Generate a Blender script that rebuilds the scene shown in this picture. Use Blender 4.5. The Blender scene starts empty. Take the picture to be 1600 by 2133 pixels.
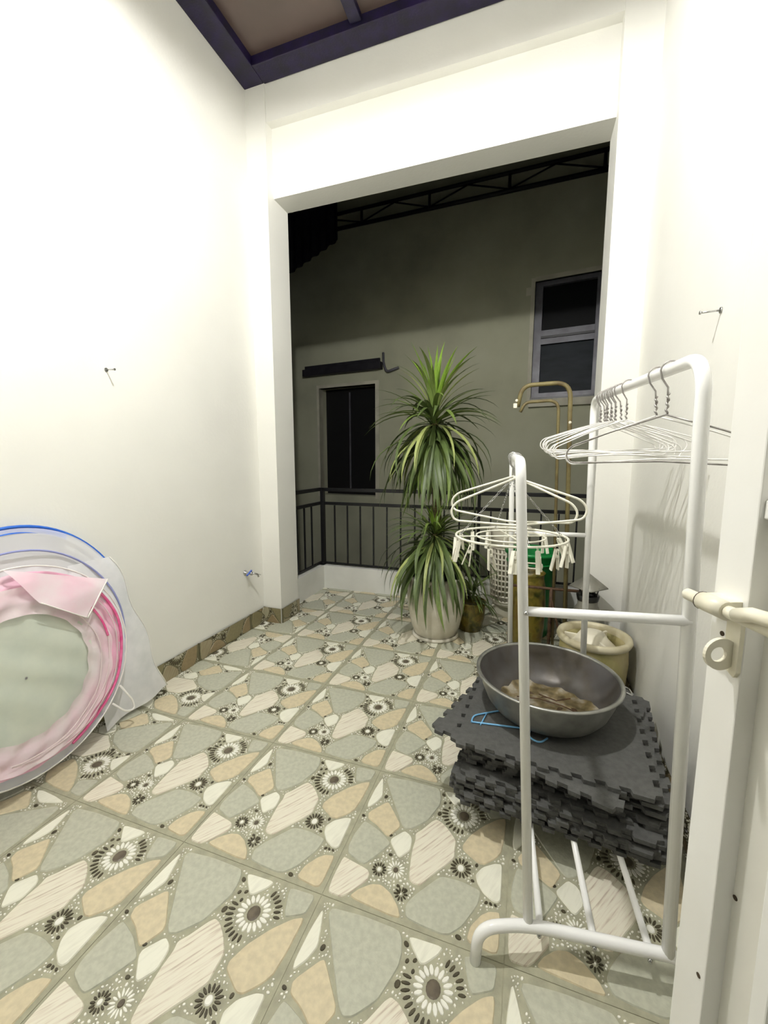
import bpy, bmesh, math, random
from mathutils import Vector, Matrix
random.seed(7)
C = bpy.context.scene.collection
scene = bpy.context.scene
PI = math.pi

# ------------------------------------------------------------------ camera
cd = bpy.data.cameras.new('camera'); cam = bpy.data.objects.new('camera', cd); C.objects.link(cam)
cd.sensor_fit = 'HORIZONTAL'; cd.sensor_width = 36.0; cd.lens = 19.309
cd.clip_start = 0.02; cd.clip_end = 100
_r = Vector((0.944760, 0.327762, -0.000474)); _u = Vector((-0.041050, 0.119760, 0.991954)); _f = Vector((-0.325181, 0.937139, -0.126600))
cam.matrix_world = Matrix(((_r.x, _u.x, -_f.x, 1.00516), (_r.y, _u.y, -_f.y, -0.91336), (_r.z, _u.z, -_f.z, 1.23214), (0, 0, 0, 1)))
scene.camera = cam
# ------------------------------------------------------------------ world and exposure
w = bpy.data.worlds.new('night_sky'); scene.world = w; w.use_nodes = True
w.node_tree.nodes['Background'].inputs[0].default_value = (0.10, 0.11, 0.14, 1)
w.node_tree.nodes['Background'].inputs[1].default_value = 0.02
scene.view_settings.view_transform = 'Standard'
scene.view_settings.look = 'None'
scene.view_settings.exposure = 0.93
scene.view_settings.gamma = 1.0
scene.view_settings.use_curve_mapping = False
LAMP = (0.485, -0.13, 3.02)
LAMP_STRENGTH = 2350.0
LAMP_COLOR = (1.0, 0.99, 0.965)

# ------------------------------------------------------------------ helpers
def lin(c):
    def f(v):
        v /= 255.0
        return v / 12.92 if v <= 0.04045 else ((v + 0.055) / 1.055) ** 2.4
    return (f(c[0]), f(c[1]), f(c[2]), 1.0)

def mat(name, c1, c2=None, rough=0.5, metal=0.0, scale=8.0, detail=4.0, stretch=None, bump=0.0, bscale=None, lo=0.35, hi=0.65, spec=0.5, rotz=0.0, c3=None):
    m = bpy.data.materials.new(name); m.use_nodes = True
    nt = m.node_tree; b = nt.nodes['Principled BSDF']
    b.inputs['Roughness'].default_value = rough; b.inputs['Metallic'].default_value = metal
    b.inputs['Specular IOR Level'].default_value = spec
    b.inputs['Base Color'].default_value = lin(c1)
    if c2 is not None or bump:
        tc = nt.nodes.new('ShaderNodeTexCoord'); mp = nt.nodes.new('ShaderNodeMapping')
        m0 = nt.nodes.new('ShaderNodeMapping'); m0.inputs['Rotation'].default_value = (0, 0, rotz)
        nt.links.new(tc.outputs['Object'], m0.inputs['Vector']); nt.links.new(m0.outputs['Vector'], mp.inputs['Vector'])
        if stretch: mp.inputs['Scale'].default_value = stretch
    if c2 is not None:
        n = nt.nodes.new('ShaderNodeTexNoise'); n.inputs['Scale'].default_value = scale; n.inputs['Detail'].default_value = detail
        nt.links.new(mp.outputs['Vector'], n.inputs['Vector'])
        r = nt.nodes.new('ShaderNodeValToRGB')
        r.color_ramp.elements[0].position = lo; r.color_ramp.elements[0].color = lin(c1)
        r.color_ramp.elements[1].position = hi; r.color_ramp.elements[1].color = lin(c2)
        if c3 is not None:
            e = r.color_ramp.elements.new((lo + hi) / 2); e.color = lin(c3)
        nt.links.new(n.outputs['Fac'], r.inputs['Fac']); nt.links.new(r.outputs['Color'], b.inputs['Base Color'])
    if bump:
        n2 = nt.nodes.new('ShaderNodeTexNoise'); n2.inputs['Scale'].default_value = bscale or scale * 6; n2.inputs['Detail'].default_value = 5
        nt.links.new(mp.outputs['Vector'], n2.inputs['Vector'])
        bp = nt.nodes.new('ShaderNodeBump'); bp.inputs['Strength'].default_value = bump; bp.inputs['Distance'].default_value = 0.01
        nt.links.new(n2.outputs['Fac'], bp.inputs['Height']); nt.links.new(bp.outputs['Normal'], b.inputs['Normal'])
    return m

def sheer(name, c1, opacity, c2=None, scale=9.0):
    m = bpy.data.materials.new(name); m.use_nodes = True; nt = m.node_tree
    nt.nodes.remove(nt.nodes['Principled BSDF']); out = nt.nodes['Material Output']
    d = nt.nodes.new('ShaderNodeBsdfDiffuse'); t = nt.nodes.new('ShaderNodeBsdfTranslucent'); tr = nt.nodes.new('ShaderNodeBsdfTransparent')
    a = nt.nodes.new('ShaderNodeMixShader'); b = nt.nodes.new('ShaderNodeMixShader')
    a.inputs[0].default_value = 0.15; b.inputs[0].default_value = opacity
    for s in (d, t): s.inputs['Color'].default_value = lin(c1)
    if c2 is not None:
        tc = nt.nodes.new('ShaderNodeTexCoord'); n = nt.nodes.new('ShaderNodeTexNoise'); n.inputs['Scale'].default_value = scale; n.inputs['Detail'].default_value = 5
        nt.links.new(tc.outputs['Object'], n.inputs['Vector']); r = nt.nodes.new('ShaderNodeValToRGB')
        r.color_ramp.elements[0].position = .35; r.color_ramp.elements[1].position = .65
        r.color_ramp.elements[0].color = lin(c1); r.color_ramp.elements[1].color = lin(c2)
        nt.links.new(n.outputs['Fac'], r.inputs['Fac'])
        for s in (d, t): nt.links.new(r.outputs['Color'], s.inputs['Color'])
    nt.links.new(d.outputs[0], a.inputs[1]); nt.links.new(t.outputs[0], a.inputs[2])
    nt.links.new(tr.outputs[0], b.inputs[1]); nt.links.new(a.outputs[0], b.inputs[2]); nt.links.new(b.outputs[0], out.inputs['Surface'])
    return m

def empty(name, loc=(0, 0, 0), rz=0.0):
    o = bpy.data.objects.new(name, None); C.objects.link(o); o.location = loc; o.rotation_euler = (0, 0, rz); o.empty_display_size = 0.05
    return o

def tag(o, label=None, cat=None, group=None, kind=None):
    if label: o['label'] = label
    if cat: o['category'] = cat
    if group: o['group'] = group
    if kind: o['kind'] = kind
    return o

def link(name, me, parent=None, loc=(0, 0, 0), rot=(0, 0, 0), scale=(1, 1, 1)):
    o = bpy.data.objects.new(name, me); C.objects.link(o)
    o.location = loc; o.rotation_euler = rot; o.scale = scale
    if parent: o.parent = parent
    return o

class MB:
    """collects simple shapes and links them as one mesh object"""
    def __init__(s): s.bm = bmesh.new()
    def box(s, a, b, bevel=0.0, M=None):
        x0, y0, z0 = a; x1, y1, z1 = b
        vs = [s.bm.verts.new(p) for p in ((x0,y0,z0),(x1,y0,z0),(x1,y1,z0),(x0,y1,z0),(x0,y0,z1),(x1,y0,z1),(x1,y1,z1),(x0,y1,z1))]
        fs = [s.bm.faces.new([vs[i] for i in f]) for f in ((3,2,1,0),(4,5,6,7),(0,1,5,4),(1,2,6,5),(2,3,7,6),(3,0,4,7))]
        if bevel:
            es = list({e for f in fs for e in f.edges})
            g = bmesh.ops.bevel(s.bm, geom=es, offset=bevel, segments=2, affect='EDGES', profile=0.5)
            vs = list({v for f in g['faces'] for v in f.verts} | {v for v in vs if v.is_valid})
        if M: bmesh.ops.transform(s.bm, matrix=M, verts=vs)
        return s
    def tube(s, pts, r, seg=10, closed=False, caps=True):
        pts = [Vector(p) for p in pts]; n = len(pts); rings = []
        rr = r if isinstance(r, (list, tuple)) else [r] * n
        T = []
        for i in range(n):
            a = pts[(i - 1) % n] if (closed or i > 0) else pts[i]; b = pts[(i + 1) % n] if (closed or i < n - 1) else pts[i]
            T.append((b - a).normalized())
        ref = Vector((0, 0, 1)) if abs(T[0].z) < 0.9 else Vector((1, 0, 0))
        N = (ref - T[0] * ref.dot(T[0])).normalized()
        for i in range(n):
            N = (N - T[i] * N.dot(T[i]))
            if N.length < 1e-5: N = T[i].orthogonal()
            N.normalize(); B = T[i].cross(N)
            rings.append([s.bm.verts.new(pts[i] + (N * math.cos(2*PI*k/seg) + B * math.sin(2*PI*k/seg)) * rr[i]) for k in range(seg)])
        m = n if closed else n - 1
        for i in range(m):
            A = rings[i]; Bq = rings[(i + 1) % n]
            for k in range(seg):
                f = s.bm.faces.new((A[k], A[(k+1) % seg], Bq[(k+1) % seg], Bq[k])); f.smooth = True
        if caps and not closed:
            s.bm.faces.new(rings[0][::-1]); s.bm.faces.new(rings[-1])
        return s
    def lathe(s, prof, seg=40, c=(0, 0, 0), cap0=False, cap1=False, smooth=True):
        rings = []
        for r, z in prof:
            rings.append([s.bm.verts.new((c[0] + r*math.cos(2*PI*k/seg), c[1] + r*math.sin(2*PI*k/seg), c[2] + z)) for k in range(seg)])
        for i in range(len(rings) - 1):
            for k in range(seg):
                f = s.bm.faces.new((rings[i][k], rings[i][(k+1) % seg], rings[i+1][(k+1) % seg], rings[i+1][k])); f.smooth = smooth
        if cap0: s.bm.faces.new(rings[0][::-1])
        if cap1: s.bm.faces.new(rings[-1])
        return s
    def poly(s, pts, idx=0):
        f = s.bm.faces.new([s.bm.verts.new(p) for p in pts]); f.material_index = idx
        return s
    def prism(s, pts2, z0, z1):
        lo = [s.bm.verts.new((x, y, z0)) for x, y in pts2]; hi = [s.bm.verts.new((x, y, z1)) for x, y in pts2]; n = len(pts2)
        s.bm.faces.new(lo[::-1]); s.bm.faces.new(hi)
        for i in range(n): s.bm.faces.new((lo[i], lo[(i+1) % n], hi[(i+1) % n], hi[i]))
        return s
    def xf(s, M): bmesh.ops.transform(s.bm, matrix=M, verts=s.bm.verts); return s
    def mesh(s, name, *mats, recalc=True):
        if recalc: bmesh.ops.recalc_face_normals(s.bm, faces=s.bm.faces)
        me = bpy.data.meshes.new(name); s.bm.to_mesh(me); s.bm.free()
        for m in mats: me.materials.append(m)
        return me
    def build(s, name, m, parent=None, **k): return link(name, s.mesh(name, m), parent, **k)

def arc(c, r, a0, a1, n, ax=0, ay=2):
    out = []
    for i in range(n + 1):
        a = math.radians(a0 + (a1 - a0) * i / n); p = list(c); p[ax] += r * math.cos(a); p[ay] += r * math.sin(a); out.append(tuple(p))
    return out

def fillet(pts, r, n=6):
    """round the inner corners of a polyline"""
    P = [Vector(p) for p in pts]; out = [P[0]]
    for i in range(1, len(P) - 1):
        a = (P[i-1] - P[i]); b = (P[i+1] - P[i]); rr = min(r, a.length * .49, b.length * .49)
        p0 = P[i] + a.normalized() * rr; p1 = P[i] + b.normalized() * rr
        for k in range(n + 1):
            t = k / n; out.append(p0 * (1-t)**2 + P[i] * 2*t*(1-t) + p1 * t*t)
    out.append(P[-1]); return out

# ------------------------------------------------------------------ materials
M_wall = mat('white_wall_paint', (236,235,228), (230,229,222), rough=.6, scale=1.5, bump=.08, bscale=60)
M_wall2 = mat('white_kerb_paint', (236,236,230), (222,222,215), rough=.55, scale=3)
M_grout = mat('floor_grout', (175,172,147), (164,161,137), rough=.8, scale=12)
M_beam = mat('navy_steel_paint', (30,18,62), (18,12,40), rough=.45, scale=14, bump=.1)
M_poly = mat('brown_polycarbonate', (96,80,74), (78,66,60), rough=.35, scale=2)
M_rack = mat('white_enamel_tube', (252,252,250), rough=.25, spec=.5)
M_wire = mat('white_coated_wire', (244,242,238), (230,228,224), rough=.4, scale=30)
M_wire2 = mat('grey_coated_wire', (176,172,168), (140,136,132), rough=.4, metal=.4, scale=40)
M_plastic = mat('cream_hanger_plastic', (240,238,222), rough=.35)
M_chrome = mat('hook_steel', (190,190,188), rough=.25, metal=.9)
M_foam = mat('black_eva_foam', (90,90,88), (80,80,78), rough=.75, scale=60, bump=.25, bscale=220, spec=.3)
M_steel = mat('aluminium_basin', (172,172,166), (146,146,140), rough=.38, metal=.75, scale=18, bump=.04, bscale=90)
M_stain = mat('stained_basin_inside', (98,96,96), (82,76,68), rough=.42, metal=.35, scale=7, c3=(92,89,87), bump=.05)
M_mud = mat('muddy_residue', (84,72,46), (172,164,148), rough=.3, metal=.2, scale=17, lo=.36, hi=.62, detail=9, c3=(132,118,84))
M_deadleaf = mat('dead_leaf_brown', (74,52,24), (48,34,18), rough=.7, scale=40)
M_twig = mat('dry_twig', (96,66,40), (60,40,24), rough=.8, scale=50)
M_blue = mat('pale_blue_plastic', (120,180,222), rough=.35)
M_pot = mat('white_glazed_pot', (226,222,208), (206,200,182), rough=.25, scale=9)
M_soil = mat('potting_soil', (50,38,26), (30,22,14), rough=.95, scale=30, bump=.6)
M_stem = mat('palm_stem', (104,96,52), (70,62,34), rough=.8, scale=20, stretch=(1,1,6), bump=.4)
M_leafs = [mat('palm_leaf_bright', (132,162,56), (100,136,42), rough=.42, scale=12, stretch=(1,14,1)),
           mat('palm_leaf_mid', (122,140,72), (92,114,52), rough=.42, scale=12, stretch=(1,14,1)),
           mat('palm_leaf_dark', (92,108,58), (66,84,42), rough=.45, scale=12, stretch=(1,14,1)),
           mat('palm_leaf_pale', (170,178,112), (136,150,84), rough=.45, scale=12, stretch=(1,14,1))]
M_rail = mat('black_iron_paint', (22,22,24), (14,14,15), rough=.5, scale=30, bump=.15)
M_green = mat('green_plastic', (20,140,66), (16,120,54), rough=.3, scale=5)
M_cream = mat('cream_basket_plastic', (232,226,206), rough=.4)
M_moss = mat('mossy_brown_glaze', (104,84,28), (66,70,22), rough=.3, scale=14, detail=8, c3=(120,106,40), bump=.25)
M_crock = mat('beige_green_glaze', (190,178,134), (144,138,84), rough=.45, scale=9, stretch=(1,1,.5), detail=8, bump=.15, c3=(176,166,116))
M_crockrim = mat('beige_glaze_rim', (222,214,186), (200,190,156), rough=.4, scale=14)
M_rust = mat('rusty_brown_steel', (96,70,46), (58,38,26), rough=.7, scale=24, detail=8, bump=.3, c3=(84,60,40))
M_olive = mat('olive_painted_tube', (126,116,74), (98,84,52), rough=.55, scale=14, bump=.15)
M_cowl = mat('grey_zinc_sheet', (150,148,138), (118,116,106), rough=.45, metal=.35, scale=8)
M_black = mat('black_gloss', (12,12,12), rough=.35)
M_tap = mat('chrome_tap', (196,196,198), rough=.22, metal=.95)
M_tapblue = mat('blue_tap_lever', (70,100,190), rough=.35)
M_door = mat('cream_door_paint', (249,249,245), (243,242,236), rough=.4, scale=4, bump=.05)
M_doorpanel = mat('grey_cream_panel', (236,235,226), (220,218,208), rough=.45, scale=3)
M_bolt = mat('chipped_cream_bolt', (238,234,216), (226,220,196), rough=.35, scale=20)
M_chip = mat('rust_chip', (70,56,38), rough=.8)
M_nb = mat('weathered_render', (200,200,176), (166,166,144), rough=.9, scale=1.1, detail=8, bump=.25, bscale=14, c3=(188,188,162), lo=.3, hi=.72)
M_nb2 = mat('pale_render_surround', (214,210,190), (190,186,168), rough=.9, scale=4, bump=.15)
M_alu = mat('grey_aluminium_frame', (112,112,118), (92,90,96), rough=.4, metal=.2, scale=6)
M_glass_dark = mat('dark_window_glass', (8,10,12), rough=.5, spec=.15)
M_glass_teal = mat('teal_window_glass', (16,26,32), (34,42,50), rough=.5, spec=.2, scale=3, stretch=(1,1,4))
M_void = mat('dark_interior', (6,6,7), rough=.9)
M_awn = mat('dark_steel_truss', (16,15,18), (10,10,12), rough=.6, scale=20)
M_sheet = mat('dark_corrugated_steel', (40,38,44), (26,24,30), rough=.6, scale=8)
M_bulb = bpy.data.materials.new('lamp_bulb_glow'); M_bulb.use_nodes = True
_b = M_bulb.node_tree.nodes['Principled BSDF']; _b.inputs['Emission Color'].default_value = (*LAMP_COLOR, 1); _b.inputs['Emission Strength'].default_value = LAMP_STRENGTH
M_shade = mat('white_lamp_shade', (225,225,222), rough=.4)
# net
M_net_white = sheer('white_net_mesh', (252,252,255), .62)
M_net_grey = sheer('grey_green_net_mesh', (226,232,216), .9, (214,222,208))
M_net_pink = sheer('pink_net_fabric', (255,186,216), .9, (252,216,230), 6)
M_net_palepink = sheer('pale_pink_net', (252,226,236), .75, (250,240,242), 8)
M_hem = mat('white_fabric_hem', (240,238,232), rough=.8)
M_pipe = mat('magenta_piping', (226,84,146), (236,128,172), rough=.7, scale=30)
M_bluehoop = mat('blue_fabric_hoop', (34,96,200), (60,120,214), rough=.55, scale=10)
M_lav = mat('lavender_hoop', (150,156,206), rough=.6)

# ------------------------------------------------------------------ room shell   (1 floor tile = 0.5 m)
XL, XR, YP, YF, YK = -0.86, 1.54, 1.66, -1.05, 2.553
def struct(name, mb, m, parent=None):
    o = mb.build(name, m, parent)
    if parent is None: o['kind'] = 'structure'
    return o

floor = struct('floor', MB().box((XL-.1, YF-.15, -.14), (XR+.1, YK+.12, -.0025)), M_grout)
tag(floor, 'balcony floor of ceramic tiles printed with stones and pebble flowers')

# --- the tile: stones, petals and pebbles stand proud of the tile body
STONES = [
 ('white', [(0.042,0.934),(0.066,0.867),(0.097,0.766),(0.072,0.696),(0.031,0.641),(0.021,0.679),(0.026,0.813)]),
 ('grey', [(0.064,0.951),(0.26,0.972),(0.466,0.971),(0.494,0.937),(0.511,0.875),(0.51,0.817),(0.475,0.719),(0.456,0.667),(0.372,0.579),(0.331,0.565),(0.3,0.59),(0.195,0.749)]),
 ('beige', [(0.152,0.731),(0.195,0.687),(0.282,0.59),(0.293,0.561),(0.245,0.472),(0.224,0.478),(0.145,0.529),(0.069,0.558),(0.054,0.602)]),
 ('grey', [(0.052,0.524),(0.089,0.517),(0.176,0.487),(0.261,0.434),(0.267,0.418),(0.227,0.344),(0.164,0.247),(0.135,0.248),(0.041,0.279),(0.023,0.327),(0.025,0.409)]),
 ('white', [(0.334,0.542),(0.375,0.524),(0.394,0.499),(0.403,0.423),(0.358,0.36),(0.339,0.365),(0.272,0.438),(0.269,0.462)]),
 ('streak', [(0.409,0.549),(0.441,0.588),(0.49,0.671),(0.515,0.698),(0.556,0.687),(0.609,0.647),(0.664,0.589),(0.669,0.557),(0.669,0.524),(0.677,0.465),(0.634,0.4),(0.586,0.338),(0.518,0.237),(0.48,0.23),(0.452,0.244),(0.439,0.29),(0.419,0.431),(0.42,0.511)]),
 ('white', [(0.525,0.961),(0.703,0.971),(0.683,0.93),(0.633,0.876),(0.611,0.868),(0.561,0.917)]),
 ('grey', [(0.814,0.972),(0.956,0.98),(0.967,0.959),(0.959,0.878),(0.869,0.832),(0.853,0.85),(0.824,0.926)]),
 ('beige', [(0.716,0.567),(0.754,0.654),(0.827,0.751),(0.911,0.832),(0.961,0.857),(0.966,0.828),(0.962,0.692),(0.95,0.602),(0.949,0.594),(0.925,0.551),(0.86,0.485),(0.827,0.48),(0.725,0.537)]),
 ('white', [(0.819,0.403),(0.85,0.458),(0.917,0.505),(0.954,0.514),(0.961,0.497),(0.964,0.303),(0.951,0.284),(0.924,0.283),(0.871,0.311),(0.833,0.358)]),
 ('streak', [(0.027,0.025),(0.015,0.119),(0.025,0.245),(0.05,0.242),(0.193,0.218),(0.212,0.198),(0.212,0.156),(0.144,0.061),(0.107,0.026)]),
 ('beige', [(0.152,0.041),(0.186,0.093),(0.248,0.146),(0.304,0.159),(0.37,0.132),(0.427,0.079),(0.454,0.031),(0.397,0.025)]),
 ('grey', [(0.485,0.043),(0.469,0.103),(0.501,0.166),(0.61,0.309),(0.637,0.324),(0.739,0.332),(0.847,0.315),(0.852,0.293),(0.845,0.233),(0.779,0.098),(0.722,0.04),(0.681,0.028),(0.573,0.032)]),
 ('beige', [(0.813,0.04),(0.824,0.113),(0.874,0.189),(0.913,0.218),(0.961,0.23),(0.966,0.21),(0.969,0.069),(0.961,0.036),(0.935,0.027)]),
]
DARK = [(0.523,0.926,.017),(0.582,0.872,.013),(0.546,0.858,.013),(0.584,0.826,.012),(0.527,0.756,.020),(0.125,0.772,.018),(0.028,0.569,.014),(0.256,0.485,.013),
        (0.296,0.356,.014),(0.445,0.18,.013),(0.41,0.158,.012),(0.397,0.189,.012),(0.815,0.463,.014),(0.803,0.36,.012),(0.769,0.043,.018),(0.89,0.263,.012),(0.914,0.264,.011),(0.94,0.264,.010)]

def tile_palette(pre, cols):
    base, grey, beige, white, s1, s2, s3, peb, dark, cen = cols
    return [mat(pre+'_body', base, tuple(int(v*.9) for v in base), rough=.6, scale=30, bump=.15, bscale=200),
            mat(pre+'_grey_stone', grey, tuple(int(v*.93) for v in grey), rough=.36, scale=70, detail=8, bump=.12, bscale=240),
            mat(pre+'_beige_stone', beige, tuple(int(v*.94) for v in beige), rough=.36, scale=60, detail=8, bump=.12, bscale=240),
            mat(pre+'_white_stone', white, tuple(int(v*.95) for v in white), rough=.33, scale=14, stretch=(6,1,1), rotz=.4, lo=.45, hi=.7),
            mat(pre+'_streaked_stone', s1, s2, rough=.36, scale=13, stretch=(.8,12,1), rotz=-.95, lo=.30, hi=.52, c3=s3, detail=5),
            mat(pre+'_white_pebble', peb, rough=.35),
            mat(pre+'_dark_pebble', dark, tuple(int(v*.8) for v in dark), rough=.4, scale=50),
            mat(pre+'_flower_centre', cen, tuple(int(v*.85) for v in cen), rough=.4, scale=60)]
TILE_M = tile_palette('tile', ((176,174,149),(196,197,178),(220,207,174),(240,239,222),(190,176,156),(234,229,210),(224,215,196),(242,241,230),(84,78,58),(108,98,82)))
SKIRT_M = tile_palette('skirting', ((112,106,78),(138,130,96),(150,132,98),(166,160,134),(140,124,98),(158,148,120),(148,134,106),(190,186,166),(62,56,38),(84,74,54)))

def chaikin(p, n=2):
    for _ in range(n):
        q = []
        for i in range(len(p)):
            a, b = p[i], p[(i+1) % len(p)]
            q += [(a[0]*.86+b[0]*.14, a[1]*.86+b[1]*.14), (a[0]*.14+b[0]*.86, a[1]*.14+b[1]*.86)]
        p = q
    return p
def grow(p, d):
    n = len(p); A = sum(p[i-1][0]*p[i][1]-p[i][0]*p[i-1][1] for i in range(n)); sg = 1 if A > 0 else -1; out = []
    for i in range(n):
        a, c = p[i-1], p[(i+1) % n]; tx, ty = c[0]-a[0], c[1]-a[1]; L = math.hypot(tx, ty)
        out.append((min(.985, max(.015, p[i][0]+sg*ty/L*d)), min(.985, max(.015, p[i][1]-sg*tx/L*d))))
    return out
def inside(p, poly):
    c = False; n = len(poly)
    for i in range(n):
        (x0, y0), (x1, y1) = poly[i], poly[i-1]
        if (y0 > p[1]) != (y1 > p[1]) and p[0] < (x1-x0)*(p[1]-y0)/(y1-y0)+x0: c = not c
    return c
def segdist(p, poly):
    d = 9.0
    for i in range(len(poly)):
        (x0, y0), (x1, y1) = poly[i-1], poly[i]; dx, dy = x1-x0, y1-y0; L = dx*dx+dy*dy
        t = 0 if L == 0 else max(0, min(1, ((p[0]-x0)*dx+(p[1]-y0)*dy)/L)); d = min(d, math.hypot(p[0]-x0-t*dx, p[1]-y0-t*dy))
    return d

def tile_bm():
    """one 0.5 m tile as a bmesh, corner at the origin"""
    S = .5; bm = bmesh.new(); rnd = random.Random(3)
    def solid(poly, idx, z1, inset):
        cx = sum(p[0] for p in poly)/len(poly); cy = sum(p[1] for p in poly)/len(poly); n = len(poly)
        area = sum(poly[i-1][0]*poly[i][1]-poly[i][0]*poly[i-1][1] for i in range(n))
        if area < 0: poly = poly[::-1]
        lo = [bm.verts.new((x*S, y*S, -.0012)) for x, y in poly]; hi = []
        for i in range(n):
            a, b, c = Vector(poly[i-1]), Vector(poly[i]), Vector(poly[(i+1) % n])
            t = (c-a).normalized(); q = b + Vector((-t.y, t.x))*inset
            hi.append(bm.verts.new((q.x*S, q.y*S, z1)))
        f = bm.faces.new(hi); f.material_index = idx
        for i in range(n):
            f = bm.faces.new((lo[i], lo[(i+1) % n], hi[(i+1) % n], hi[i])); f.material_index = idx
    def ell(u, v, a, b, ang, idx, n=8, z1=.0012):
        if not (.012 < u < .988 and .012 < v < .988): return
        ca, sa = math.cos(ang), math.sin(ang)
        solid([(u+a*math.cos(2*PI*k/n)*ca-b*math.sin(2*PI*k/n)*sa, v+a*math.cos(2*PI*k/n)*sa+b*math.sin(2*PI*k/n)*ca) for k in range(n)], idx, z1, min(a, b)*.25)
    g = .0018
    lo = [bm.verts.new((x*S, y*S, -.009)) for x, y in ((g,g),(1-g,g),(1-g,1-g),(g,1-g))]; hi = [bm.verts.new((x*S, y*S, -.0008)) for x, y in ((g,g),(1-g,g),(1-g,1-g),(g,1-g))]
    bm.faces.new(hi)
    for i in range(4): bm.faces.new((lo[i], lo[(i+1) % 4], hi[(i+1) % 4], hi[i]))
    ID = {'grey': 1, 'beige': 2, 'white': 3, 'streak': 4}; polys = []
    for k, p in STONES:
        q = grow(chaikin(p), .004); polys.append(q); solid(q, ID[k], .0022, .0045)
    blobs = []
    def flower(u, v, rc, cen, rings):
        ell(u, v, rc, rc*1.12, 0, cen, 14); blobs.append((u, v, rc))
        for (r0, r1, n, wdt, idx, ok) in rings:
            for i in range(n):
                a = 2*PI*i/n + .15; d = math.degrees(a) % 360
                if ok and not any(lo_ <= d <= hi_ for lo_, hi_ in ok): continue
                rm = (r0+r1)/2*(1+rnd.uniform(-.03, .03)); uu, vv = u+rm*math.cos(a), v+rm*math.sin(a)
                if any(inside((uu, vv), q) for q in polys) or min(segdist((uu, vv), q) for q in polys) < wdt: continue
                ell(uu, vv, (r1-r0)/2*rnd.uniform(.85, 1.05), wdt, a, idx); blobs.append((uu, vv, (r1-r0)*.42))
    flower(.692, .792, .037, 7, [(.046, .098, 18, .0115, 5, None), (.106, .152, 30, .0085, 6, [(0, 75), (165, 275), (300, 345)])])
    flower(.355, .275, .016, 7, [(.021, .058, 15, .0062, 5, None)])
    flower(.259, .246, .013, 5, [(.018, .045, 13, .0062, 6, None)])
    flower(.726, .415, .020, 5, [(.025, .066, 15, .0075, 6, None)])
    flower(.425, .15, .006, 5, [(.012, .042, 10, .006, 6, None)])
    for u, v, r in DARK: ell(u, v, r, r*.75, rnd.uniform(0, PI), 6, 10); blobs.append((u, v, r))
    tries = 0; cnt = 0
    while tries < 9000 and cnt < 330:
        tries += 1; u, v = rnd.uniform(.02, .98), rnd.uniform(.02, .98); r = rnd.choice((.005, .0065, .008, .010))
        if any((u-a)**2+(v-b)**2 < (r+c+.0015)**2 for a, b, c in blobs): continue
        if any(inside((u, v), q) for q in polys): continue
        if min(segdist((u, v), q) for q in polys) < r + .0055: continue
        if min(u, v, 1-u, 1-v) < .03: continue
        ell(u, v, r, r*.75, rnd.uniform(0, PI), 5, 6); blobs.append((u, v, r)); cnt += 1
    return bm
TILE_BM = tile_bm()
def cut_bm(bm0, x0, x1, y0, y1, rot=0):
    bm = bm0.copy()
    if rot: bmesh.ops.transform(bm, matrix=Matrix.Translation((.25, .25, 0)) @ Matrix.Rotation(rot*PI/2, 4, 'Z') @ Matrix.Translation((-.25, -.25, 0)), verts=bm.verts)
    for co, no, need in (((x0,0,0), (-1,0,0), x0 > 0), ((x1,0,0), (1,0,0), x1 < .5), ((0,y0,0), (0,-1,0), y0 > 0), ((0,y1,0), (0,1,0), y1 < .5)):
        if need: bmesh.ops.bisect_plane(bm, geom=bm.verts[:]+bm.edges[:]+bm.faces[:], plane_co=co, plane_no=no, clear_outer=True)
    return bm
_cache = {}
def tile_mesh(x0, x1, y0, y1, rot=0, pal='t'):
    k = (round(x0,3), round(x1,3), round(y0,3), round(y1,3), rot, pal)
    if k not in _cache:
        bm = cut_bm(TILE_BM, x0, x1, y0, y1, rot); me = bpy.data.meshes.new('tile'); bm.to_mesh(me); bm.free()
        for m in (TILE_M if pal == 't' else SKIRT_M): me.materials.append(m)
        _cache[k] = me
    return _cache[k]
for c in range(-2, 4):
    for r in range(-3, 6):
        X0, Y0 = c*.5, r*.5
        x0 = max(0, XL-X0); x1 = min(.5, XR-X0); y0 = max(0, YF-Y0); y1 = min(.5, YK-Y0)
        if x1-x0 < .02 or y1-y0 < .02: continue
        rot = (3 if r in (0, 1, -1) else 2) if c == -2 else 0
        link('tile', tile_mesh(x0, x1, y0, y1, rot), floor, loc=(X0, Y0, 0))

# --- walls
ZT = 3.75
tag(struct('wall_left', MB().box((XL-.15, YF-.2, -.1), (XL, 1.70, ZT)), M_wall), 'plain white painted wall on the left')
tag(struct('wall_right', MB().box((XR, YF-.2, -.1), (XR+.15, 1.91, ZT)), M_wall), 'plain white painted wall on the right')
wb = MB()
wb.box((XL-.15, YP, -.1), (-.708, 1.905, ZT)); wb.box((1.366, YP, -.1), (XR+.15, 1.905, ZT))
wb.box((-.72, 1.732, 2.995), (1.38, 1.905, 3.45)); wb.box((-.72, 1.672, 3.425), (1.38, 1.90, ZT))
wback = tag(struct('wall_back', wb, M_wall), 'white back wall with two pillars and a lintel framing the opening')
wf = MB(); wf.box((XL-.15, YF-.2, -.1), (.15, YF, ZT)); wf.box((.15, YF-.2, 2.3), (XR+.15, YF, ZT))
tag(struct('wall_front', wf, M_wall), 'white house wall behind the viewer with a wide doorway')
kb = MB().box((-.92, YK, -.1), (1.75, YK+.11, .222), .004); kb.box((-.92, 1.90, -.1), (-.808, YK+.05, .222), .004)
tag(struct('wall_kerb', kb, M_wall2), 'low white kerb along the balcony edge under the black railing')

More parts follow.
